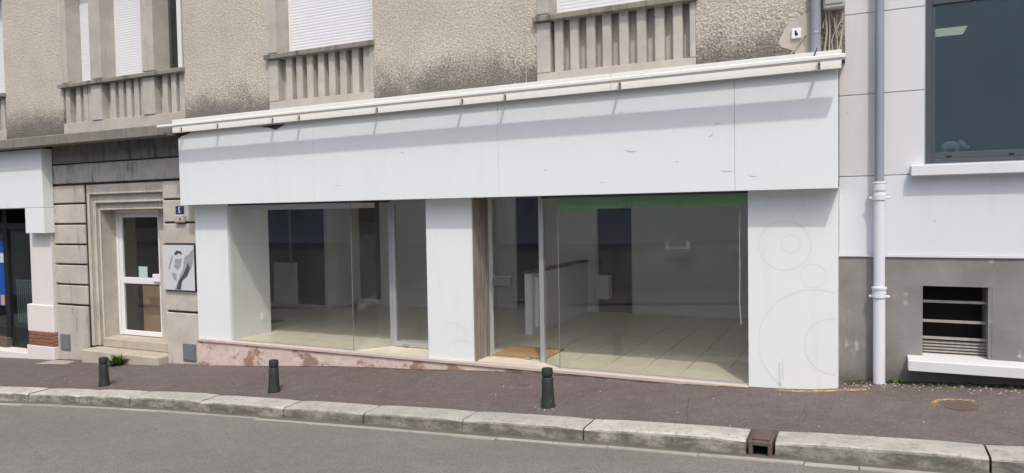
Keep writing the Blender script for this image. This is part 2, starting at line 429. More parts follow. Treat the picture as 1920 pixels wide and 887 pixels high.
while x < 4:
    L = random.uniform(.42, .95); m = MB(); y1 = ky(x) - .47 + random.uniform(-.012, .012); y2 = ky(x + L) - .47 + random.uniform(-.012, .012); wd = random.uniform(.055, .085); h = random.uniform(.009, .015)
    m.prism([(x + .004, y1 - wd), (x + L * .5, (y1 + y2) / 2 - wd + random.uniform(-.015, .015)), (x + L - .004, y2 - wd + random.uniform(-.012, .012)), (x + L - .004, y2), (x + .004, y1)], 'z', 0, 1)
    m.v = [(p[0], p[1], rz(p[0], p[1]) + (h if p[2] > .5 else -.06)) for p in m.v]
    m.build('gutter_stone', 'gutter_stone', gut, bevel=.003); x += L
# drain outlet in the kerb
t = thing('drain_outlet', 'rusty cast iron kerb drain outlet with a square dark mouth', 'drain', (-.835, -1.9, rz(-.835, -1.95)))
zt = .03 + SL * -.835 + CF * -1.9
y0 = -1.945
fr = MB(); X0, X1, Z0, Z1 = -.935, -.735, zt - .165, zt + .005
fr.box(X0, X0 + .035, y0, -1.62, Z0, Z1).box(X1 - .035, X1, y0, -1.62, Z0, Z1).box(X0 + .035, X1 - .035, y0, -1.62, Z1 - .035, Z1).box(X0 + .035, X1 - .035, y0, -1.62, Z0, Z0 + .03)
fr.build('outlet_frame', 'rust', t, bevel=.006)
part('outlet_lid', 'rust', t, X0 + .02, X1 - .02, y0 + .06, -1.60, Z1 + .001, Z1 + .014, bevel=.005)
part('outlet_back', 'dark_void', t, X0 + .03, X1 - .03, -1.66, -1.63, Z0, Z1 - .01)

# paint, patches and cracks on the pavement (flat marks on the asphalt)
def strip(pts, w0, name, mat, lift=.004, ragged=.006):
    m = MB()
    for i, p in enumerate(pts):
        q = Vector(pts[min(i + 1, len(pts) - 1)]) - Vector(pts[max(i - 1, 0)]); nrm = Vector((-q.y, q.x)).normalized()
        ww = (w0[i] if isinstance(w0, list) else w0) / 2
        for s_ in (-1, 1):
            x_ = p[0] + nrm.x * s_ * (ww + random.uniform(-ragged, ragged)); y_ = p[1] + nrm.y * s_ * (ww + random.uniform(-ragged, ragged))
            m.v.append((x_, y_, gz(x_, y_) + lift))
    for i in range(len(pts) - 1): m.f.append((2 * i, 2 * i + 2, 2 * i + 3, 2 * i + 1))
    return m.build(name, mat, pavement)
def lerp_pts(a, b, n): return [(a[0] + (b[0] - a[0]) * i / n, a[1] + (b[1] - a[1]) * i / n) for i in range(n + 1)]
strip(lerp_pts((-.89, -.10), (.03, -.085), 16), .075, 'painted_line', 'yellow_paint')
strip(lerp_pts((.03, -.09), (.66, -.36), 10), .05, 'painted_line', 'yellow_faded')
strip([(.875 + .255 * math.cos(a), -.475 + .20 * math.sin(a)) for a in frange(0, 2 * math.pi, 40)], .06, 'painted_ring', 'yellow_faded', .004)
strip([(.85 + .22 * math.cos(a), -.44 + .15 * math.sin(a)) for a in frange(R(50), R(200), 16)], .05, 'painted_ring', 'yellow_paint', .007)
strip(lerp_pts((-.55, -1.13), (.85, -.98), 16), .05, 'painted_line', 'yellow_faded')
m = MB(); n_ = 20
for k in range(n_): a = 2 * math.pi * k / n_; x_ = .86 + .15 * math.cos(a); y_ = -.47 + .12 * math.sin(a); m.v.append((x_, y_, gz(x_, y_) + .005))
m.f.append(tuple(range(n_))); cov = m.build('valve_cover', 'rust', pavement)
def patch(pts, name, mat, lift=.004):
    m = MB(); m.v = [(a, b, gz(a, b) + lift) for a, b in pts]; m.f = [tuple(range(len(pts)))]; return m.build(name, mat, pavement)
patch([(-14.05, -.42), (-13.2, -.36), (-13.35, -.08), (-14.0, -.06)], 'pale_patch', 'pale_patch')
strip([(-1.75, -.62), (-1.71, -.85), (-1.68, -1.05), (-1.62, -1.3), (-1.58, -1.54)], .014, 'crack', 'crack', .004, .004)
strip([(-.52, -.6), (-.55, -.8), (-.5, -1.0), (-.53, -1.3)], .008, 'crack', 'crack', .004, .003)
strip(lerp_pts((-10.1, -.075), (-1.3, -.075), 90), .05, 'dirt_line', 'dirt_stain', .004, .02)
strip(lerp_pts((-14.0, -.02), (-13.1, -.02), 12), .1, 'dirt_line', 'dirt_stain', .004, .02)
strip(lerp_pts((-.2, .2), (3, .2), 30), .2, 'dirt_line', 'dirt_stain', .004, .03)

# ---------------------------------------------------------------- old rendered building
WY = .05
old = thing('apartment_building', 'old beige roughcast apartment building with fluted window balustrades above the shops', 'building', (-8, .05, -.4))
bays = [(-19.6, -15.42), (-13.60, -10.35), (-8.45, -6.43), (-3.83, -1.78)]
edges = [-24] + [e for b in bays for e in b] + [-.185]
for i in range(0, len(edges), 2):
    part('wall', 'roughcast', old, edges[i], edges[i + 1], WY, .6, 3.66, 8.6)
for a, b in bays:
    part('wall', 'roughcast', old, a, b, WY, .6, 6.6, 8.6)
part('rear_wall', 'roughcast', old, -24, -.185, 6.2, 6.5, -.8, 8.6)
part('side_wall', 'roughcast', old, -.485, -.185, .6, 6.2, 0, 8.6)
part('side_wall', 'roughcast', old, -24, -23.7, .6, 6.2, -1.6, 8.6)
part('lintel_wall', 'roughcast', old, -10.2, -.25, .053, .5, 2.32, 3.657)
part('roof', 'cornice_stone', old, -24.2, -.187, -.2, 6.6, 8.6, 8.8)
part('floor_slab', 'dark_void', old, -23.7, -.485, .6, 6.2, 2.9, 3.2)
# cornice over the portal and the neighbour shop
cn = MB().prism([(-.40, 3.40), (-.42, 3.41), (-.42, 3.565), (-.40, 3.58), (.2, 3.66), (.2, 3.475), (-.2, 3.455), (-.22, 3.40)], 'x', -24, -10.245)
cn.build('cornice', 'cornice_stone', old)
def shutter(x0, x1, y, z0, z1, par, tilt=0):
    m = MB(); z = z0; p = .046
    i = 0
    while z < z1:
        m.box(x0, x1, y + .006, y + .012, z, min(z + p, z1)); 
        m.prism([(y + .0035, z + .001), (y + .001, z + .02), (y + .0035, z + p - .003), (y + .006, z + p - .001), (y + .006, z)], 'x', x0, x1); z += p
    return m.build('shutter', 'shutter_white', par)
def window_unit(x0, x1, z0, z1, y, closed):
    wdw = MB()
    f = .055
    wdw.box(x0, x0 + f, y, y + .06, z0, z1).box(x1 - f, x1, y, y + .06, z0, z1).box(x0 + f, x1 - f, y, y + .06, z0, z0 + f).box(x0 + f, x1 - f, y, y + .06, z1 - f, z1)
    wo_ = wdw.build('window', 'plastic_white', old, bevel=.004)
    if closed: shutter(x0 + .05, x1 - .05, y - .012, z0 + .01, z1, wo_)
    else:
        MB().box(x0 + f, x1 - f, y + .02, y + .03, z0 + f, z1 - f).build('pane', 'window_glass', wo_)
        MB().box((x0 + x1) / 2 - .05, (x0 + x1) / 2 + .05, y - .006, y + .05, z0 + f, z1 - f).build('stile', 'plastic_white', wo_, bevel=.004)
    MB().box(x0 - .08, x1 + .08, y + .2, y + .22, z0 - .1, z1 + .1).build('dark_back', 'dark_void', wo_)
def fin_mesh():
    w_, d_ = .118, .11
    return MB().prism([(-w_ / 2, d_), (-w_ / 2, .012), (-w_ / 2 + .012, 0), (w_ / 2 - .012, 0), (w_ / 2, .012), (w_ / 2, d_)], 'z', 0, .66).mesh('baluster', 'bay_concrete')
FIN = fin_mesh()
def balustrade(x0, x1, fins, jamb=.19):
    bal = part('balustrade', 'bay_concrete', old, x0 + .003, x1 - .003, .17, .34, 3.85, 4.498)
    for fx in fins: put('baluster', FIN, bal, loc=(fx, WY + .004, 3.846))
    MB().box(x0 + .003, x1 - .003, .035, .34, 3.60, 3.845).build('base_course', 'bay_concrete', bal, bevel=.006)
    MB().prism([(-.035, 4.505), (-.035, 4.56), (-.02, 4.575), (.36, 4.60), (.36, 4.505)], 'x', x0 - .03, x1 + .025).build('coping', 'coping_stone', bal)
    return bal
def bay(x0, x1, fins, wx0, wx1):
    balustrade(x0, x1, fins)
    part('jamb', 'bay_concrete', old, x0 + .003, x0 + .19, .03, .30, 3.848, 4.497, bevel=.008)
    part('jamb', 'bay_concrete', old, x0 + .003, x0 + .17, .035, .42, 4.601, 6.6, bevel=.008)
    part('jamb', 'bay_concrete', old, x1 - .07, x1 - .003, .03, .30, 3.848, 4.497, bevel=.006)
    window_unit(wx0, wx1, 4.60, 6.5, .33, True)
bay(-8.45, -6.43, [-8.055, -7.847, -7.638, -7.421, -7.214, -7.0, -6.774, -6.568], -8.28, -6.45)
bay(-3.83, -1.78, [-3.53, -3.318, -3.097, -2.885, -2.667, -2.443, -2.22, -2.0], -3.66, -1.80)
balustrade(-13.60, -10.35, [-13.49, -13.18, -12.967, -12.83, -12.2, -11.985, -11.78, -11.575, -11.40, -10.842, -10.632, -10.43])
part('jamb', 'bay_concrete', old, -13.597, -13.44, .035, .42, 4.601, 6.6, bevel=.008)
for a, b in ((-12.765, -12.465), (-11.37, -11.07)):
    part('pier', 'bay_concrete', old, a, b, .03, .42, 4.601, 6.6, bevel=.008)
    part('pier', 'bay_concrete', old, a + .01, b, .02, .168, 3.848, 4.497, bevel=.008)
window_unit(-13.55, -12.75, 4.60, 6.5, .34, True)
window_unit(-12.60, -11.36, 4.60, 6.5, .34, True)
window_unit(-11.20, -10.36, 4.60, 6.5, .34, False)
balustrade(-19.6, -15.42, [-15.55 - .21 * k for k in range(8)])
window_unit(-16.7, -15.44, 4.60, 6.5, .34, True)
window_unit(-18.1, -16.75, 4.60, 6.5, .34, True)
window_unit(-19.58, -18.15, 4.60, 6.5, .34, False)
# portal
portal = part('portal_wall', 'joint_dark', old, -14.05, -13.12, .085, .6, -.9, 2.695)
part('jamb_backing', 'joint_dark', portal, -10.98, -10.0, .085, .6, -.8, 2.695)
for z0, z1 in ((2.72, 3.075), (3.10, 3.455)):
    part('frieze_course', 'soot_stone' if z0 > 3 else 'sooty_stone', portal, -14.05, -10.0, .05, .6, z0, z1, bevel=.012)
part('frieze_joint', 'joint_dark', portal, -14.05, -10.0, .09, .6, 2.69, 3.46)
zj = [2.69, 2.333, 1.95, 1.56, 1.182, .797, .412]
for a, b in zip(zj, zj[1:]):
    MB().box(-14.05, -13.125, .045, .12, b + .018, a - .014).build('stone_block', 'portal_stone', portal, bevel=.014)
MB().box(-14.05, -13.14, .045, .12, -.85, .392).build('stone_block', 'portal_stone', portal, bevel=.012)
zr = [2.69, 2.36, 1.955, 1.575, 1.2, .797, .412]
for i, (a, b) in enumerate(zip(zr, zr[1:])):
    MB().box(-10.985, -10.0, .045, .12, b + .018, a - .014).build('stone_block', 'portal_stone', portal, bevel=.014)
MB().box(-10.985, -10.0, .045, .12, -.75, .392).build('stone_block', 'portal_stone', portal, bevel=.012)
# moulded surround: stepped strips around the opening
for a, y, wd, hd, zt_ in ((-13.117, .10, .072, .185, 2.685), (-13.045, .165, .075, .16, 2.498), (-12.97, .225, .045, .13, 2.336)):
    bx = -24.1 - a       # mirrored about the door centre
    m = MB().box(a, a + wd, y, .62, -.35, zt_).box(bx - wd, bx, y, .62, -.35, zt_).box(a + wd, bx - wd, y, .62, zt_ - hd, zt_)
    m.build('moulding', 'portal_stone', portal, bevel=.012)
    MB().tube([(a + wd - .012, y + .012, -.30), (a + wd - .012, y + .012, zt_ - hd - .01)], .02, 10).build('bead', 'portal_stone', portal, smooth=True)
    MB().tube([(a + wd, y + .012, zt_ - hd + .012), (bx - wd, y + .012, zt_ - hd + .012)], .02, 10).build('bead', 'portal_stone', portal, smooth=True)
st = MB().box(-13.06, -10.995, -.15, .30, -.95, -.37); st.build('step', 'step_stone', portal, bevel=.018)
MB().box(-12.94, -11.05, .20, .62, -.369, -.20).build('step', 'step_stone', portal, bevel=.015)
door = thing('entrance_door', 'white framed glazed entrance door between rusticated stone jambs', 'door', (-12.0, .58, -.2))
dz0, dz1 = -.197, 2.2; dx0, dx1 = -12.922, -11.62
part('reveal', 'portal_stone', portal, -11.615, -11.16, .45, .62, -.2, 2.22)
fr = MB().box(dx0, dx0 + .055, .53, .60, dz0, dz1).box(dx1 - .055, dx1, .53, .60, dz0, dz1).box(dx0 + .055, dx1 - .055, .53, .60, dz1 - .06, dz1)
fr.build('frame', 'plastic_white', door, bevel=.006)
lf = MB(); a, b = dx0 + .06, dx1 - .06
lf.box(a, a + .09, .545, .595, dz0 + .01, dz1 - .065).box(b - .09, b, .545, .595, dz0 + .01, dz1 - .065).box(a + .09, b - .09, .545, .595, dz0 + .01, dz0 + .10).box(a + .09, b - .09, .545, .595, dz1 - .14, dz1 - .065).box(a + .09, b - .09, .545, .595, .80, .92)
lf.build('leaf', 'plastic_white', door, bevel=.006)
part('pane', 'shop_glass', door, a + .09, b - .09, .565, .575, dz0 + .10, .80)
part('pane', 'shop_glass', door, a + .09, b - .09, .565, .575, .92, dz1 - .14)
part('lock_box', 'plastic_white', door, -11.90, -11.62, .50, .544, .85, 1.0, bevel=.01)
part('notice', 'sticker', door, -12.335, -12.10, .552, .560, .925, 1.13)
hall = struct('hallway', MB().box(-13.05, -12.945, .625, 1.7, -.2, 2.6).box(-10.9, -10.65, .605, 1.7, -.2, 2.6).box(-13.05, -10.65, 1.7, 1.79, -.2, 2.6).box(-13.05, -10.65, .63, 1.7, 2.4, 2.5).box(-13.05, -10.65, .625, 1.7, -.26, -.198), 'hall_wall')
part('wood_panel', 'wood_tan', hall, -12.74, -11.3, .93, .96, -.197, .72)

# things on the portal
t = thing('picture_panel', 'black framed black and white picture panel beside the entrance door', 'picture', (-10.57, .0, .8))
part('frame', 'black_frame', t, -10.97, -10.18, -.005, .042, .785, 1.59, bevel=.02)
pic = part('print', 'poster_white', t, -10.957, -10.193, -.010, -.006, .80, 1.575)
def flat(pts, y, name, mat, par): m = MB(); m.v = [(a, y, b) for a, b in pts]; m.f = [tuple(range(len(pts)))]; return m.build(name, mat, par)
def qa(u, v): return (-10.945 + .745 * u, .81 + .745 * v)
flat([qa(*p) for p in ((.36, .0), (.56, .0), (.62, .22), (.80, .36), (.95, .55), (1, .72), (1, .95), (.86, .82), (.7, .74), (.66, .5), (.52, .28))], -.0122, 'print_shape', 'poster_grey', pic)
flat([qa(*p) for p in ((.42, .0), (.55, .0), (.60, .2), (.78, .32), (.88, .5), (.82, .62), (.66, .36), (.5, .2))], -.0142, 'print_shape', 'poster_dark', pic)
flat([qa(*p) for p in ((.36, .82), (.46, .90), (.60, .88), (.64, .80), (.52, .84), (.43, .79))], -.0132, 'print_shape', 'poster_dark', pic)
flat([qa(*p) for p in ((.28, .76), (.33, .78), (.20, .46), (.16, .46))], -.0132, 'print_shape', 'poster_grey', pic)
flat([qa(*p) for p in ((.40, .70), (.62, .72), (.58, .55), (.48, .45), (.36, .52))], -.0126, 'print_shape', 'poster_grey', pic)
flat([qa(*p) for p in ((.28, .4), (.44, .36), (.42, .2), (.3, .26))], -.0126, 'print_shape', 'poster_grey', pic)
t = thing('house_number_plate', 'small blue enamel house number plate on the stone jamb', 'plate', (-10.54, .03, 2.12))
part('plate', 'sign_blue', t, -10.64, -10.45, .022, .04, 2.10, 2.24, bevel=.004)
nm = MB()
for bx_ in ((-10.565, -10.525, 2.205, 2.217), (-10.565, -10.553, 2.168, 2.206), (-10.565, -10.53, 2.162, 2.174), (-10.536, -10.525, 2.132, 2.168), (-10.565, -10.53, 2.126, 2.138)): nm.box(bx_[0], bx_[1], .018, .0215, bx_[2], bx_[3])
nm.build('numeral', 'plastic_white', t)
t = thing('intercom_box', 'grimy stone coloured entry box under the blue number plate', 'intercom', (-10.53, .0, 1.96))
part('case', 'portal_stone', t, -10.64, -10.40, -.02, .042, 1.955, 2.095, bevel=.02)
part('button', 'rust', t, -10.50, -10.46, -.03, -.021, 2.0, 2.04, bevel=.004)
for x0, x1, lb in ((-13.95, -13.66, 'dull zinc meter hatch at the foot of the left stone jamb'), (-10.585, -10.27, 'dull zinc meter hatch beside the white shop corner under the picture')):
    t = thing('meter_hatch', lb, 'hatch', ((x0 + x1) / 2, .03, -.46), 'meter hatches in the stone base')
    z1 = -.16 if x0 < -12 else -.13; z0 = -.47 if x0 < -12 else -.43
    part('frame', 'hatch_zinc', t, x0, x1, .028, .044, z0, z1, bevel=.004); part('door', 'hatch_zinc', t, x0 + .025, x1 - .025, .02, .0275, z0 + .025, z1 - .025, bevel=.003)

# ---------------------------------------------------------------- neighbouring shop on the far left
nb = thing('neighbour_shop', 'white fronted neighbouring shop with pilaster on red bricks and dark glazing', 'shop', (-15.5, 0, -.7))
part('fascia', 'white_panel', nb, -24, -14.0, -.17, .045, 2.27, 3.395, bevel=.01)
part('fascia_corner', 'white_panel', nb, -14.57, -14.0, -.167, .045, 1.785, 2.269, bevel=.008)
part('pilaster', 'pilaster_white', nb, -14.73, -14.06, 0, .5, .39, 1.784)
part('pilaster_base', 'pilaster_white', nb, -14.87, -14.055, -.03, .5, -.15, .388, bevel=.015)
part('mortar_bed', 'mortar', nb, -14.84, -14.062, -.012, .5, -.42, -.151)
for k in range(4):
    z0 = -.417 + k * .067
    xx = [-14.852, -14.62 - (k % 2) * .11, -14.39 - (k % 2) * .11, -14.17 - (k % 2) * .05, -14.056]
    for a, b in zip(xx, xx[1:]):
        MB().box(a + .004, b - .004, -.03 + random.uniform(-.004, .004), .1, z0, z0 + .056).build('brick', 'brick_red', nb, bevel=.005)
part('plinth_block', 'pilaster_white', nb, -14.90, -14.05, -.04, .5, -.95, -.421, bevel=.01)
part('threshold', 'pilaster_white', nb, -24, -14.91, -.02, .5, -1.2, -.60, bevel=.01)
part('stall_riser', 'rust', nb, -24, -15.99, .2, .5, -.599, -.40)
part('post', 'shop_frame', nb, -16.13, -15.98, .28, .36, -.40, 2.3)
part('post', 'shop_frame', nb, -14.84, -14.74, .28, .36, -.6, 2.3)
part('rail', 'shop_frame', nb, -24, -14.84, .285, .355, 1.86, 1.98)
part('kick_panel', 'shop_frame', nb, -15.98, -14.84, .30, .34, -.599, -.18)
part('pane', 'window_glass', nb, -15.98, -14.84, .315, .325, -.18, 1.86)
part('pane', 'window_glass', nb, -24, -16.13, .315, .325, -.40, 1.86)
for k in range(13): part('baluster_bar', 'box_grey', nb, -15.93 + k * .07, -15.905 + k * .07, .40, .415, -.1, .78)
part('bar_rail', 'box_grey', nb, -15.96, -15.02, .398, .417, .781, .80)
part('room_box', 'dark_void', nb, -24, -14.1, 2.2, 2.3, -.6, 2.6)
part('room_side', 'dark_void', nb, -14.2, -14.1, .5, 2.2, -.6, 2.6)
part('room_ceiling', 'dark_void', nb, -24, -14.1, .3, 2.2, 2.3, 2.4)
part('room_floor', 'dark_void', nb, -24, -14.2, .36, 2.2, -.7, -.61)
t = thing('poster', 'blue window poster with a white band in the far left shop', 'poster', (-16.5, .3, .2))
part('sheet', 'poster_blue', t, -17.0, -16.15, .295, .303, .25, 1.62)
part('band', 'poster_white', t, -17.0, -16.15, .290, .294, 1.16, 1.36)
part('figure', 'poster_skin', t, -16.3, -16.17, .289, .2935, .27, .48)
ch = thing('cafe_chair', 'black chair inside the dark doorway of the far left shop', 'chair', (-15.6, .75, -.6))
part('seat', 'shop_frame', ch, -15.8, -15.4, .6, 1.0, .05, .10)
part('backrest', 'shop_frame', ch, -15.8, -15.4, .56, .60, .35, .65)
for lx in (-15.78, -15.45):
    for ly in (.62, .95): part('leg', 'shop_frame', ch, lx, lx + .035, ly, ly + .035, -.6, .05)

# ---------------------------------------------------------------- the vacant shop front
shop = thing('shop_front', 'vacant white shop front with a long blank fascia and glass windows', 'shop', (-5.2, 0, -.3))
fas = part('fascia', 'seam', shop, -10.15, -.25, -.225, .05, 2.262, 3.33)
for i, (a, b) in enumerate(((-10.185, -7.345), (-7.345, -4.27), (-4.27, -1.30), (-1.30, -.238))):
    top = [(b - .0015, 3.56), (a + .0015, 3.56)] if i else [(b - .0015, 3.56), (-9.6, 3.56), (-9.95, 3.41), (-10.1, 3.385), (a + .0015, 3.345)]
    MB().prism([(a + .0015, 2.25), (b - .0015, 2.25)] + top, 'y', -.25, -.2255).build('panel', 'white_panel', fas, bevel=.002)
def scuff(x_, z_, w_, h_, a0=200, a1=320):
    m = MB(); n = 14
    for i in range(n + 1):
        a = R(a0 + (a1 - a0) * i / n); th = .25 * math.sin(math.pi * i / n)
        for q in (1 - th, 1): m.v.append((x_ + w_ * q * math.cos(a), -.2515, z_ + h_ * q * math.sin(a)))
    for i in range(n): m.f.append((2 * i, 2 * i + 2, 2 * i + 3, 2 * i + 1))
    m.build('scuff', 'scuff_grey', fas)
for a in ((-5.756, 2.93, .05, .04), (-2.61, 3.2, .03, .03, 20, 160), (-2.484, 2.80, .09, .06), (-1.577, 2.91, .04, .04, 240, 380), (-1.374, 2.5, .09, .035), (-2.855, 2.41, .05, .02), (-1.944, 2.63, .03, .03), (-1.5, 2.99, .05, .03, 20, 120), (-1.1, 2.43, .06, .03), (-8.2, 2.95, .03, .03), (-3.6, 2.6, .035, .03), (-6.9, 2.5, .04, .03)): scuff(*a)
part('soffit', 'white_panel', shop, -10.17, -.24, -.224, .1, 2.252, 2.2615)
pl = part('pillar', 'pillar_white', shop, -10.15, -9.41, 0, .3, -.002, 2.251)
pm = part('pillar', 'pillar_white', shop, -5.56, -4.823, 0, .30, -.002, 2.251)
pr = part('pillar', 'pillar_white', shop, -1.195, -.25, -.002, .5, -.10, 2.251)
part('marble_jamb', 'jamb_marble', pm, -4.8225, -4.81, .012, .40, -.002, 2.251)
def ring(cx, cz, r, x1, par, w_=.006, y=-.0035, a0=0, a1=360, x0=-99):
    m = MB(); n = 90; prev = None
    for i in range(n + 1):
        a = R(a0 + (a1 - a0) * i / n); ok = x0 < cx + r * math.cos(a) < x1 and cz + r * math.sin(a) > -.06
        if ok:
            k = len(m.v)
            for rr in (r - w_ / 2, r + w_ / 2): m.v.append((cx + rr * math.cos(a), y, cz + rr * math.sin(a)))
            if prev is not None: m.f.append((prev, prev + 1, k + 1, k))
            prev = k
        else: prev = None
    m.build('ring_mark', 'ring_mark', par)
ring(-.80, 1.625, .277, -.256, pr); ring(-.735, 1.64, .10, -.256, pr, .004)
ring(-.47, .52, .615, -.256, pr); ring(-.285, .51, .31, -.256, pr); ring(-.50, 1.29, .13, -.256, pr, .004)
ring(-.62, 1.93, .09, -.256, pr, .004)
ring(-5.15, .32, .2, -4.83, pm, .005, -.0015, 20, 160, -5.55); ring(-5.0, -.05, .33, -4.83, pm, .005, -.0015, 10, 140, -5.55)
flat([(-.87, .02), (-.845, .02), (-.85, .3), (-.866, .28)], -.0035, 'scuff', 'ring_mark', pr)
flat([(-.83, .1), (-.815, .1), (-.82, .36), (-.83, .33)], -.0035, 'scuff', 'ring_mark', pr)
# base and sill
bs = MB()
xs2 = frange(-10.16, -1.2, 60)
for x_ in xs2: bs.v += [(x_, -.02, gz(x_, 0) - .12), (x_, -.02 + random.uniform(-.006, .006), -.045), (x_, .02, -.045)]
for i in range(60):
    for q in (0, 1): bs.f.append((3 * i + q, 3 * i + 3 + q, 3 * i + 4 + q, 3 * i + 1 + q))
bs.build('base_render', 'pink_render', shop)
part('sill', 'sill_stone', shop, -10.165, -1.195, -.045, .62, -.05, -.004, bevel=.006)
# glazing
def glass_seg(a, b, z0, z1, name='pane', par=None, mat='shop_glass'):
    MB().beam((a[0], a[1], (z0 + z1) / 2), (b[0], b[1], (z0 + z1) / 2), .008, z1 - z0).build(name, mat, par or shop)
glass_seg((-9.41, .05), (-6.925, .05), 0, 2.26)
glass_seg((-6.92, .055), (-6.56, .56), 0, 2.26)
glass_seg((-3.57, .05), (-1.195, .04), 0, 2.26)
glass_seg((-3.575, .055), (-3.89, .275), 0, 2.26)
for a, b in (((-9.41, .05), (-6.92, .05)), ((-6.92, .055), (-6.56, .56)), ((-3.57, .05), (-1.195, .04)), ((-3.575, .055), (-3.89, .275))):
    MB().beam((*a, .006), (*b, .006), .022, .02).build('glazing_bead', 'aluminium', shop)
    MB().beam((*a, 2.24), (*b, 2.24), .03, .03).build('glazing_bead', 'frame_dark', shop)
MB().box(-6.924, -6.918, .047, .056, 0, 2.25).build('glazing_edge', 'edge_grey', shop)
MB().box(-3.575, -3.569, .045, .056, 0, 2.25).build('glazing_edge', 'edge_grey', shop)
part('mullion', 'aluminium', shop, -6.60, -6.545, .54, .60, -.003, 2.26, bevel=.004)
part('mullion', 'aluminium', shop, -3.945, -3.88, .26, .33, -.003, 2.26, bevel=.006)
# left glass door in an aluminium frame
dl = part('glazed_door', 'aluminium', shop, -6.535, -6.475, .535, .585, .01, 2.25)
part('rail', 'aluminium', dl, -6.475, -5.2, .535, .585, .01, .09); part('rail', 'aluminium', dl, -6.475, -5.2, .535, .585, 2.19, 2.25)
part('pane', 'shop_glass', dl, -6.475, -5.2, .556, .564, .09, 2.19)
part('hinge', 'steel', dl, -6.36, -6.26, .515, .534, .012, .04)
part('side_panel', 'white_panel', shop, -5.2, -4.83, .5, .62, -.002, 2.26)
# entrance door: clear glass leaf with a lock case
dr = part('glazed_door', 'shop_glass', shop, -4.775, -3.95, .375, .385, .012, 2.24)
part('edge_strip', 'steel', dr, -4.79, -4.776, .37, .39, .005, 2.25)
part('lock_case', 'lock_grey', dr, -4.70, -4.42, .34, .42, 1.01, 1.15, bevel=.008)
part('pivot', 'steel', dr, -4.22, -4.14, .36, .40, .002, .05)
part('top_rail', 'steel', shop, -4.80, -3.88, .30, .40, 2.245, 2.262)
# green film along the head of the right window
gfm = thing('window_strip', 'green strip with faded lettering along the top of the right window', 'sign', (-2.4, .07, 2.1))
part('film', 'green_film', gfm, -3.56, -1.21, .066, .069, 2.075, 2.25)
lt = MB(); x_ = -2.75
for k in range(7):
    lt.box(x_, x_ + .012, .070, .072, 2.10, 2.10 + random.choice((.05, .05, .08))); lt.box(x_ + .012, x_ + .035, .070, .072, 2.10 + random.choice((0, .02, .04)), 2.115 + .04); x_ += .055
m = MB(); m.v = [(a, .0625, c) for a, b, c in lt.v]; m.f = []
for i in range(0, len(lt.v), 8): m.f.append((i, i + 1, i + 5, i + 4))
m.build('lettering', 'film_letters', gfm)
# interior
fl = struct('shop_floor', MB().box(-9.56, -.9, .03, 6.0, -.12, -.012).box(-10.5, -9.56, .92, 6.0, -.12, -.012).box(-12.6, -10.5, 1.9, 6.0, -.12, -.012), 'tile_grout')
TILE = MB().box(-.2475, .2475, -.2475, .2475, -.011, 0).mesh('tile', 'floor_tile')
for i in range(22):
    for j in range(12):
        x_ = -1.285 - .505 * i; y_ = .33 + .505 * j
        if y_ < .5 and x_ > -1.2: continue
        if x_ - .25 < -12.5 or y_ > 6 or (x_ < -9.4 and y_ < 1.15) or (x_ < -10.3 and y_ < 2.1): continue
        put('tile', TILE, fl, loc=(x_, y_, 0))
struct('shop_ceiling', MB().box(-9.56, -.5, .1, 6.2, 2.42, 2.5).box(-10.5, -9.56, .92, 6.2, 2.42, 2.5).box(-12.6, -10.5, 1.9, 6.2, 2.42, 2.5), 'room_white')
iw = struct('shop_wall', MB().box(-9.56, -9.415, .06, .92, 0, 2.42), 'room_white')
part('wall_switch', 'plastic_white', iw, -9.4145, -9.40, .70, .78, .25, .36)
struct('shop_wall', MB().box(-10.5, -9.56, .80, .92, 0, 2.42).box(-10.6, -10.5, .80, 1.9, 0, 2.42).box(-12.6, -10.6, 1.8, 1.9, 0, 2.42).box(-12.6, -12.5, 1.9, 6, 0, 2.42), 'room_white')
dk = struct('dark_wall', MB().box(-12.5, -10.46, 3.6, 3.7, 0, 2.42), 'dark_room')
part('skirting', 'room_white', dk, -12.5, -10.46, 3.58, 3.5995, 0, .09)
part('door_post', 'aluminium', dk, -11.42, -11.36, 3.57, 3.5995, .9, 2.42)
wl = struct('shop_wall', MB().box(-10.455, -10.38, 3.6, 4.75, 0, 2.42), 'room_white')
dd = struct('dark_doorway', MB().box(-10.38, -9.72, 4.72, 4.8, .10, 2.42), 'dark_room')
part('door_step', 'room_white', dd, -10.38, -9.72, 4.70, 4.9, 0, .10)
struct('shop_wall', MB().box(-9.72, -7.2, 4.6, 4.8, 0, 2.42).box(-7.2, -7.1, 4.6, 5.2, 0, 2.42), 'room_white')
bw = struct('shop_wall', MB().box(-7.1, -6.62, 5.15, 5.3, 0, 2.42).box(-5.95, -4.80, 5.15, 5.3, 0, 2.42).box(-4.10, -.9, 5.15, 5.3, 0, 2.42), 'room_white')
part('skirting', 'plastic_white', bw, -4.10, -.95, 5.13, 5.149, .0, .10)
part('skirting', 'plastic_white', bw, -5.95, -4.80, 5.13, 5.149, .0, .10)
part('door', 'dark_room', bw, -6.62, -5.95, 5.2, 5.25, .0, 2.42)
part('door', 'dark_room', bw, -4.80, -4.10, 5.2, 5.25, .0, 2.42)
part('door_frame', 'room_white', bw, -4.86, -4.801, 5.10, 5.149, .10, 2.3)
struct('shop_wall', MB().box(-1.0, -.9, .5, 5.3, -.05, 2.42), 'room_white')
struct('soffit_beam', MB().box(-9.41, -7.0, .45, .75, 2.15, 2.42), 'room_white')
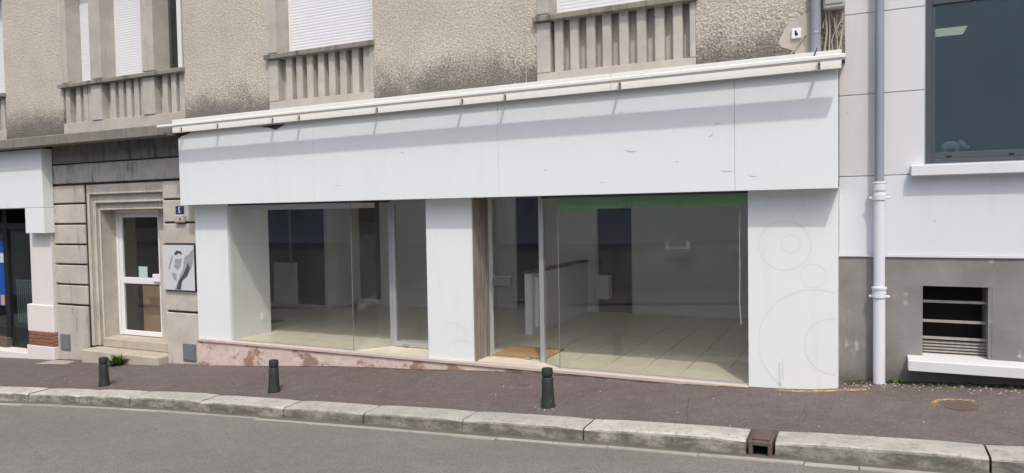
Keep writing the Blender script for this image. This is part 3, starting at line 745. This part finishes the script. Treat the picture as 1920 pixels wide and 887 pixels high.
def radiator(name, label, x0, x1, y, z0, z1):
    t = thing(name, label, 'radiator', ((x0 + x1) / 2, y, 0), 'white panel radiators in the vacant shop')
    part('panel', 'plastic_white', t, x0, x1, y, y + .05, z0, z1, bevel=.008)
    x_ = x0 + .03
    while x_ < x1 - .04: part('fin', 'plastic_white', t, x_, x_ + .025, y - .012, y - .0005, z0 + .03, z1 - .03); x_ += .07
    return t
radiator('radiator', 'pale panel radiator against the dark wall behind the left window', -11.83, -11.17, 3.5, .08, 1.0)
t = thing('low_partition', 'white low partition with a dark wood top behind the entrance', 'partition', (-5.0, 3.5, 0))
part('body', 'room_white', t, -5.06, -4.94, 2.2, 4.9, 0, 1.02)
part('top', 'counter_wood', t, -5.09, -4.91, 2.17, 4.9, 1.02, 1.06, bevel=.006)
t = thing('radiator', 'narrow white radiator on the low partition seen through the entrance', 'radiator', (-4.88, 2.9, 0), 'white panel radiators in the vacant shop')
part('panel', 'plastic_white', t, -4.925, -4.87, 2.28, 2.72, .12, .95, bevel=.01)
for k in range(5): part('fin', 'plastic_white', t, -4.869, -4.855, 2.30 + k * .085, 2.34 + k * .085, .16, .91)
t = thing('wall_cabinet', 'small white cabinet in the dark doorway at the back of the shop', 'cabinet', (-4.6, 5.05, 0))
part('case', 'plastic_white', t, -4.795, -4.52, 4.98, 5.19, .28, .74, bevel=.006)
part('door', 'plastic_white', t, -4.78, -4.535, 4.965, 4.979, .295, .725, bevel=.003)
t = thing('doormat', 'orange coir doormat just inside the entrance', 'mat', (-4.4, .8, 0))
part('pile', 'doormat', t, -4.78, -3.97, .47, 1.18, .001, .016); part('border', 'rust', t, -4.79, -3.96, .46, 1.19, .0005, .008)
MB().tube([(-1.325, .3, 2.3), (-1.33, .3, 1.9), (-1.335, .3, 1.6), (-1.33, .3, 1.3), (-1.337, .29, .95), (-1.32, .29, .66)], .007, 6).build('hanging_cable', 'plastic_white', None, smooth=True, label='thin white cable hanging inside the right end of the window', cat='cable')

# ---------------------------------------------------------------- awning cassette over the fascia
aw = thing('awning', 'cream white closed awning cassette with front bar above the fascia', 'awning', (-5.2, -.3, 3.45))
def tilt_box(name, mat, x0, x1, y0, y1, zl0, zl1, zr0, zr1, par, bevel=.003):
    m = MB().box(x0, x1, y0, y1, 0, 1)
    m.v = [(p[0], p[1], (zl0 if p[2] < .5 else zl1) if p[0] == x0 else (zr0 if p[2] < .5 else zr1)) for p in m.v]
    return m.build(name, mat, par, bevel)
def zl(x, a, b): return a + (b - a) * (x + 10.24) / 10.03
js = [-10.24, -8.75, -6.55, -4.3, -2.72, -.205]
for a, b in zip(js, js[1:]):
    tilt_box('cassette_board', 'awning_white', a + .002, b - .002, -.315, -.28, zl(a, 3.435, 3.50), zl(a, 3.65, 3.695), zl(b, 3.435, 3.50), zl(b, 3.65, 3.695), aw)
tilt_box('cassette_top', 'awning_white', -10.24, -.205, -.279, .045, 3.62, 3.648, 3.665, 3.693, aw)
tilt_box('front_bar', 'awning_white', -10.28, -.165, -.585, -.47, 3.497, 3.54, 3.555, 3.605, aw, .01)
for x_ in (-10.02, -9.2, -8.05, -7.53, -6.12, -4.75, -4.12, -2.6, -.42):
    z_ = zl(x_, 3.50, 3.56)
    MB().box(x_ - .012, x_ + .012, -.475, -.3155, z_ + .012, z_ + .036).build('bracket', 'awning_white', aw)
    MB().box(x_ - .010, x_ + .010, -.3175, -.3152, z_ - .055, z_ + .02).build('hook_shade', 'hatch_zinc', aw)  # dark plate: hook plus the bracket arm's shade on the board, as colour
m = MB(); 
m.v = [(-8.38, -.252, 3.425), (-8.2, -.256, 3.40), (-8.05, -.262, 3.36), (-7.86, -.255, 3.43), (-8.1, -.253, 3.44)]; m.f = [(0, 1, 2, 3, 4)]
m.build('torn_flap', 'cable_dark', aw)

# ---------------------------------------------------------------- building on the right
RY = .30
rb = thing('clad_building', 'white panelled building with grey plinth and large dark window on the right', 'building', (4, .3, .1))
part('core_wall', 'seam', rb, -.24, .60, RY + .02, .7, 1.49, 8)
part('core_wall', 'seam', rb, .60, 9, RY + .02, .7, 1.49, 2.50)
part('core_wall', 'seam', rb, .60, 9, RY + .02, .7, 4.36, 8)
part('core_wall', 'seam', rb, 3.4, 9, RY + .02, .7, 2.50, 4.36)
for z0, z1 in ((2.392, 3.288), (3.296, 4.178), (4.186, 5.1), (5.108, 6.0), (6.008, 8.0)):
    MB().box(-.247, .588, RY, RY + .03, z0, z1).build('cladding_panel', 'cladding_white', rb, bevel=.003)
for z0, z1 in ((4.36, 5.1), (5.108, 6.0), (6.008, 8.0)):
    for k in range(4): MB().box(.596 + k * 1.4, .588 + (k + 1) * 1.4, RY, RY + .03, z0, z1).build('cladding_panel', 'cladding_white', rb, bevel=.003)
part('band_panel', 'band_white', rb, -.247, 9, RY, RY + .03, 1.522, 2.384, bevel=.003)
part('ledge', 'pipe_white', rb, -.25, 9, RY - .02, RY + .03, 1.488, 1.52, bevel=.004)
# plinth around the vent opening
vx0, vx1, vz0, vz1 = .58, 1.215, .38, 1.18
pg = MB().box(-.45, vx0, RY, .75, -.4, 1.487).box(vx1, 9, RY, .75, -.4, 1.487).box(vx0, vx1, RY, .75, vz1, 1.487).box(vx0, vx1, RY, .75, -.4, vz0)
pg.build('plinth', 'plinth_render', rb)
part('rear_wall', 'seam', rb, -.18, 9, 6.2, 6.4, 0, 8); part('side_wall', 'seam', rb, 8.8, 9, .75, 6.2, 0, 8); part('roof', 'seam', rb, -.2, 9.2, .1, 6.5, 8, 8.2)
part('room_wall', 'dark_room', rb, -.1, 0, .7, 4, 2.3, 4.5); part('room_back', 'frame_dark', rb, -.1, 8.8, 4.001, 4.1, 2.3, 4.5)
part('room_floor', 'frame_dark', rb, 0, 8.8, .7, 4, 2.3, 2.4); part('room_ceiling', 'room_white', rb, 0, 8.8, .7, 4, 4.24, 4.5)
vent = part('vent_opening', 'plinth_render', rb, vx1 - .035, vx1 - .001, RY + .004, .74, vz0, vz1)
part('back', 'dark_void', vent, vx0 - .2, vx1 + .2, .76, .80, vz0 - .2, vz1 + .2)
for z_ in (1.0, .785, .60): part('bar', 'bar_paint', vent, vx0 - .01, vx1 - .034, RY + .12, RY + .15, z_ - .013, z_ + .013, label='rusty painted bar' if z_ < .9 and z_ > .7 else None)
for k in range(5):
    m = MB().prism([(RY + .13, .415 + k * .033), (RY + .16, .437 + k * .033), (RY + .162, .432 + k * .033), (RY + .132, .41 + k * .033)], 'x', vx0 + .001, vx1 - .036); m.build('louvre', 'bar_paint', vent)
MB().prism([(.06, .29), (.06, .398), (.075, .405), (.55, .43), (.55, .29)], 'x', .433, 3.2).build('vent_sill', 'cladding_white', rb, bevel=.004)
part('window_sill', 'band_white', rb, .458, 3.5, .17, RY + .1, 2.368, 2.482, bevel=.006)
wn_ = MB(); x0, x1, z0, z1, f = .592, 3.4, 2.50, 4.36, .07
wn_.box(x0, x0 + f, RY + .03, RY + .10, z0, z1).box(x1 - f, x1, RY + .03, RY + .10, z0, z1).box(x0 + f, x1 - f, RY + .03, RY + .10, z0, z0 + .045).box(x0 + f, x1 - f, RY + .03, RY + .10, z1 - .17, z1).box(2.2, 2.27, RY + .03, RY + .10, z0 + .045, z1 - .17)
wd = wn_.build('window', 'frame_dark', rb, bevel=.004)
ins = MB().box(x0 + f, 2.2, RY + .045, RY + .09, z0 + .045, z0 + .115).box(x0 + f, x0 + f + .03, RY + .045, RY + .09, z0 + .115, z1 - .17)
ins.build('sash', 'frame_dark', wd, bevel=.003)
part('pane', 'solar_glass', wd, x0 + f + .03, 2.2, RY + .06, RY + .07, z0 + .115, z1 - .17)
part('pane', 'solar_glass', wd, 2.27, x1 - f, RY + .06, RY + .07, z0 + .045, z1 - .17)
for x_ in (.80, 1.36): part('drain_slot', 'dark_void', wd, x_, x_ + .045, RY + .040, RY + .0445, z0 + .065, z0 + .078)
# ceiling light panel and figurine behind the glass
t = thing('ceiling_light', 'pale ceiling light panel seen through the upper window on the right', 'light', (.8, 1.9, 4.2))
part('diffuser', 'lamp_glow', t, .45, 1.128, 1.7, 2.14, 4.20, 4.21); part('frame', 'box_grey', t, .43, 1.148, 1.68, 2.16, 4.211, 4.235)
def blob(m, c, r, n=10):
    b = len(m.v)
    for i in range(n + 1):
        th = math.pi * i / n
        for k in range(n * 2):
            a = math.pi * k / n; m.v.append((c[0] + r[0] * math.sin(th) * math.cos(a), c[1] + r[1] * math.sin(th) * math.sin(a), c[2] + r[2] * math.cos(th)))
    for i in range(n):
        for k in range(n * 2): k2 = (k + 1) % (n * 2); m.f.append((b + i * 2 * n + k, b + i * 2 * n + k2, b + (i + 1) * 2 * n + k2, b + (i + 1) * 2 * n + k))
fg = thing('animal_figurine', 'small white animal figurine on the ledge inside the large right window', 'figurine', (.9, .52, 2.6))
m = MB(); blob(m, (.855, .52, 2.69), (.085, .05, .055)); blob(m, (.80, .52, 2.67), (.045, .05, .05)); blob(m, (.95, .52, 2.70), (.045, .04, .042)); blob(m, (1.0, .52, 2.672), (.035, .022, .02))
for lx in (.80, .91):
    for ly in (.50, .545): m.tube([(lx, ly, 2.60), (lx, ly, 2.68)], [.018, .024], 8)
m.build('body', 'figurine_white', fg, smooth=True)
for ly in (.485, .555): m = MB(); blob(m, (.945, ly, 2.735), (.018, .008, .022), 6); m.build('ear', 'figurine_white', fg, smooth=True)
part('shelf', 'frame_dark', rb, .60, 3.4, RY + .11, .72, 2.5, 2.60)

# ---------------------------------------------------------------- rainwater pipes
px, py = .157, .19
t = thing('downpipe', 'white cast iron downpipe with zinc upper length on the clad building', 'pipe', (px, py, .1))
MB().lathe([(.046, 2.25), (.046, 8.0)], (px, py, 0)).build('zinc_pipe', 'zinc', t, smooth=True)
MB().lathe([(.064, .09), (.061, .12), (.061, 1.07)], (px, py, 0)).build('lower_pipe', 'pipe_white', t, smooth=True)
MB().lathe([(.057, 1.0), (.057, 2.31)], (px, py, 0)).build('middle_pipe', 'pipe_white', t, smooth=True)
for z_, pr_ in ((2.31, [(.060, -.10), (.066, -.085), (.066, -.02), (.070, -.012), (.070, .0), (.06, .006)]), (2.15, [(.058, -.035), (.069, -.03), (.069, .03), (.062, .035)]), (1.135, [(.062, -.09), (.070, -.08), (.070, .0), (.078, .008), (.078, .03), (.06, .035)]), (1.06, [(.062, -.012), (.074, -.01), (.074, .014), (.062, .016)])):
    MB().lathe(pr_, (px, py, z_)).build('collar', 'pipe_white', t, smooth=False)
for z_ in (2.14, 1.062):
    MB().box(px - .105, px + .105, py - .012, py + .012, z_ - .014, z_ + .014).build('bracket', 'pipe_white', t, bevel=.008)
MB().box(px - .01, px + .01, py, RY, 2.13, 2.15).build('bracket_stay', 'pipe_white', t)
t = thing('downpipe', 'grey plastic downpipe on the roughcast wall ending behind the awning', 'pipe', (-.47, -.02, 3.6))
MB().lathe([(.055, 3.70), (.055, 8.5)], (-.47, -.02, 0)).build('pipe', 'grey_plastic', t, smooth=True)
MB().lathe([(.057, 3.94), (.060, 3.945), (.060, 3.96), (.057, 3.965)], (-.47, -.02, 0)).build('clamp', 'steel', t)
MB().tube([(-.53, -.02, 3.95), (-.57, .0, 3.945), (-.59, .05, 3.94)], .008, 6).build('clamp_tail', 'steel', t)
m = MB(); m.prism([(-.86, 3.92), (-.78, 4.08), (-.68, 4.16), (-.55, 4.21), (-.53, 4.21), (-.53, 3.68), (-.66, 3.68), (-.70, 3.80), (-.84, 3.86)], 'y', .0465, .06); m.build('plaster_patch', 'bay_concrete', old)
t = thing('wall_socket', 'small white cable outlet plate on the roughcast beside the grey pipe', 'socket', (-.67, .03, 3.93))
part('plate', 'plastic_white', t, -.722, -.622, .015, .049, 3.93, 4.04, bevel=.006); MB().box(-.685, -.668, .008, .0145, 3.965, 4.015).box(-.68, -.655, .008, .0145, 3.96, 3.985).build('plug', 'black_frame', t)
t = thing('junction_box', 'grey cable junction box at the corner above the awning', 'box', (-.28, -.02, 4.19))
part('case', 'box_grey', t, -.39, -.182, -.09, .048, 4.185, 4.75, bevel=.012); part('lid', 'box_grey', t, -.375, -.197, -.10, -.0905, 4.23, 4.72, bevel=.004)
cab = [((-.34, 4.19), (-.33, 4.0), (-.335, 3.75)), ((-.33, 4.19), (-.29, 4.05), (-.26, 3.9), (-.25, 3.74)), ((-.21, 4.17), (-.205, 4.08), (-.24, 4.02), (-.27, 3.95), (-.255, 3.74)),
       ((-.37, 4.19), (-.36, 3.95), (-.385, 3.74)), ((-.25, 4.19), (-.27, 4.0), (-.31, 3.85), (-.30, 3.74)), ((-.2, 4.0), (-.22, 3.86), (-.24, 3.74)), ((-.285, 4.10), (-.28, 4.0), (-.23, 3.9), (-.21, 3.74)), ((-.36, 4.1), (-.39, 4.07), (-.40, 4.0))]
names = ['straight beige cable leftmost but one', 'beige cable slanting right across the bundle', 'beige cable looping by the white corner', 'beige cable hanging beside the grey pipe', 'beige cable slanting left to the awning', 'short beige cable close to the cladding edge', 'crossing beige cable in the middle of the bundle', 'short beige cable stub touching the grey pipe']
for c, nm_ in zip(cab, names):
    MB().tube([(a, -.005 + random.uniform(-.02, .02), b) for a, b in c], random.uniform(.007, .011), 6).build('cable', 'cable_beige', None, smooth=True, label=nm_ + ' under the junction box', cat='cable', group='loose cables under the junction box')
MB().tube([(-.60, .03, 3.93), (-.66, .02, 3.85), (-.72, .01, 3.77), (-.78, .0, 3.70)], .007, 6).build('cable', 'cable_beige', None, smooth=True, label='pale cable running down left from the grey pipe clamp', cat='cable')
MB().tube([(-.44, -.33, 3.73), (-.46, -.33, 3.68), (-.485, -.33, 3.62)], .006, 6).build('cable', 'cable_dark', None, smooth=True, label='short dark cable over the top of the awning near its right end', cat='cable')
MB().tube([(-3.99, .035, 4.45), (-3.985, .03, 4.1), (-3.98, .03, 3.72)], .006, 6).build('cable', 'cable_beige', None, smooth=True, label='thin pale cable down the wall left of the rightmost balustrade', cat='cable')

# ---------------------------------------------------------------- bollards
prof = [(.084, -.05), (.084, .02), (.076, .05), (.070, .12), (.0665, .22), (.066, .325), (.062, .333), (.053, .338), (.053, .350), (.060, .355), (.0635, .365), (.0635, .425), (.058, .438), (.03, .445), (.002, .446)]
BOL = MB().lathe(prof, n=28).mesh('bollard', 'bollard_paint', smooth=True)
BC = MB().lathe([(.0542, .3395), (.0542, .3485)], n=28).mesh('groove', 'black_frame', smooth=True)
for x_, y_, lb in ((-10.53, -1.46, 'dark green bollard standing in front of the entrance door steps'), (-7.254, -1.27, 'dark green bollard standing below the left shop window'), (-3.204, -1.22, 'dark green bollard standing by the shop entrance')):
    t = thing('bollard', lb, 'bollard', (x_, y_, gz(x_, y_)), 'short dark bollards along the kerb')
    t.rotation_euler = (random.uniform(-.03, .03), random.uniform(-.045, .03), random.uniform(0, 6))
    for nm_, me in (('post', BOL), ('groove', BC)):
        o = bpy.data.objects.new(nm_, me); COL.objects.link(o); o.parent = t

# ---------------------------------------------------------------- weeds and debris
def weed(x_, y_, n, h, label):
    m = MB()
    for k in range(n):
        a = random.uniform(0, 2 * math.pi); L = h * random.uniform(.5, 1.1); w_ = random.uniform(.012, .028); e = random.uniform(.35, 1.25); d = Vector((math.cos(a), math.sin(a), 0)); s_ = Vector((-d.y, d.x, 0)) * w_
        p0 = Vector((x_ + random.uniform(-.07, .07), y_ + random.uniform(-.03, .03), 0)); p0.z = gz(p0.x, p0.y)
        p1 = p0 + d * L * .55 * math.cos(e) + Vector((0, 0, L * .6 * math.sin(e))); p2 = p0 + d * L * math.cos(e) * 1.1 + Vector((0, 0, L * .75 * math.sin(e)))
        b = len(m.v); m.v += [tuple(p0 - s_ * .3), tuple(p0 + s_ * .3), tuple(p1 + s_), tuple(p1 - s_), tuple(p2)]; m.f += [(b, b + 1, b + 2, b + 3), (b + 3, b + 2, b + 4)]
    m.build('weed', 'leaf', None, label=label, cat='plant')
weed(-11.95, -.24, 150, .27, 'bright green weed tuft at the foot of the door steps')
weed(.33, .22, 30, .06, 'tiny green weed growing beside the foot of the white downpipe')
def crumbs(pts, mat, name, label):
    m = MB()
    for x_, y_, r_ in pts:
        b = len(m.v); z_ = gz(x_, y_); h = r_ * random.uniform(.4, .9); a0 = random.uniform(0, 6)
        for k in range(5): a = a0 + k * 1.257; q = r_ * random.uniform(.6, 1.2); m.v.append((x_ + q * math.cos(a), y_ + q * math.sin(a), z_ - .002))
        m.v.append((x_ + r_ * .2, y_, z_ + h))
        m.f += [(b + k, b + (k + 1) % 5, b + 5) for k in range(5)]
    m.build(name, mat, None, kind='stuff', label=label, cat='debris')
pts = [(random.uniform(-.2, 2.2), random.triangular(-.12, .26, .2), random.uniform(.004, .02)) for k in range(260)]
pts += [(random.uniform(-14, 1.5), random.uniform(-1.5, -.1), random.choice((.004, .005, .006, .008, .014))) for k in range(190)]
pts += [(-3.2 + random.gauss(0, .12), -1.30 + random.gauss(0, .05), random.uniform(.005, .014)) for k in range(25)]
pts += [(random.uniform(-10, -1.3), random.triangular(-.12, -.04, -.05), random.uniform(.003, .01)) for k in range(160)]
crumbs(pts, 'debris_pale', 'loose_grit', 'pale grit and flakes scattered over the pavement')
crumbs([(random.uniform(-.2, 1.6), random.uniform(.12, .28), random.uniform(.012, .035)) for k in range(60)], 'moss', 'moss_tufts', 'moss along the foot of the grey plinth')

# ---------------------------------------------------------------- opposite side of the street (seen only as reflections)
def car(name, label, x_, y_, z_, rot, paint):
    t = thing(name, label, 'car', (x_, y_, z_), 'cars parked across the street'); t.rotation_euler = (0, 0, rot)
    def p(n_, mb, mat, par=t, **k): o = bpy.data.objects.new(n_, mb.mesh(n_, mat, **k)); COL.objects.link(o); o.parent = par; return o
    side = [(-2.05, .35), (-2.1, .75), (-1.9, .95), (-1.15, 1.0), (-.55, 1.42), (.75, 1.46), (1.5, 1.05), (2.0, .95), (2.1, .6), (2.05, .35)]
    p('body', MB().prism(side, 'y', -.85, .85), paint, bevel=.06, seg=2)
    p('windscreen', MB().quad((-1.08, -.7, 1.03), (-1.08, .7, 1.03), (-.6, .62, 1.40), (-.6, -.62, 1.40)).quad((1.42, -.7, 1.10), (1.42, .7, 1.10), (.82, .62, 1.43), (.82, -.62, 1.43)), 'car_glass').location = (0, 0, .03)
    for s_ in (-1, 1):
        p('side_window', MB().quad((-1.0, s_ * .856, 1.03), (1.25, s_ * .856, 1.06), (.7, s_ * .856, 1.38), (-.5, s_ * .856, 1.36)), 'car_glass')
        for wx in (-1.3, 1.3):
            wv = MB().lathe([(.05, -.1), (.3, -.1), (.32, -.06), (.32, .06), (.3, .1), (.05, .1)], n=18); wv.v = [(wx + a, s_ * .8 + c, .32 + b) for a, b, c in wv.v]; p('wheel', wv, 'tyre')
        p('headlight', MB().box(-2.12, -2.02, s_ * .62 - .16, s_ * .62 + .16, .68, .82), 'plastic_white', bevel=.02)
car('parked_car', 'silver car parked on the lower ground across the street', -13.0, -46, -1.95, R(80), 'car_paint')
car('parked_car', 'dark blue car parked on the lower ground across the street', -20.0, -43, -2.3, R(5), 'car_paint_blue')
car('parked_car', 'grey car parked facing the silver one across the street', -7.0, -44, -1.7, R(175), 'car_paint')
ob_ = thing('reflection_block', 'long pale block added far across the street to give the glass an even reflection', 'building', (-20, -85, -3))
part('wall', 'far_render', ob_, -120, 80, -99, -85, -4, 26)  # added block, kept pale so the panes mirror one even tone
part('roof', 'cornice_stone', ob_, -121, 81, -100, -84.5, 26, 26.4)
WIN = MB().box(-.7, .7, -.03, .03, -.9, .9).mesh('window', 'far_shutter')
for k in range(28):
    for j in range(5):
        if not -2 < -113 + k * 7 < 28: put('window', WIN, ob_, loc=(-113 + k * 7, -84.98, 2.5 + j * 4.6))  # windows left out where the large right window mirrors the added block
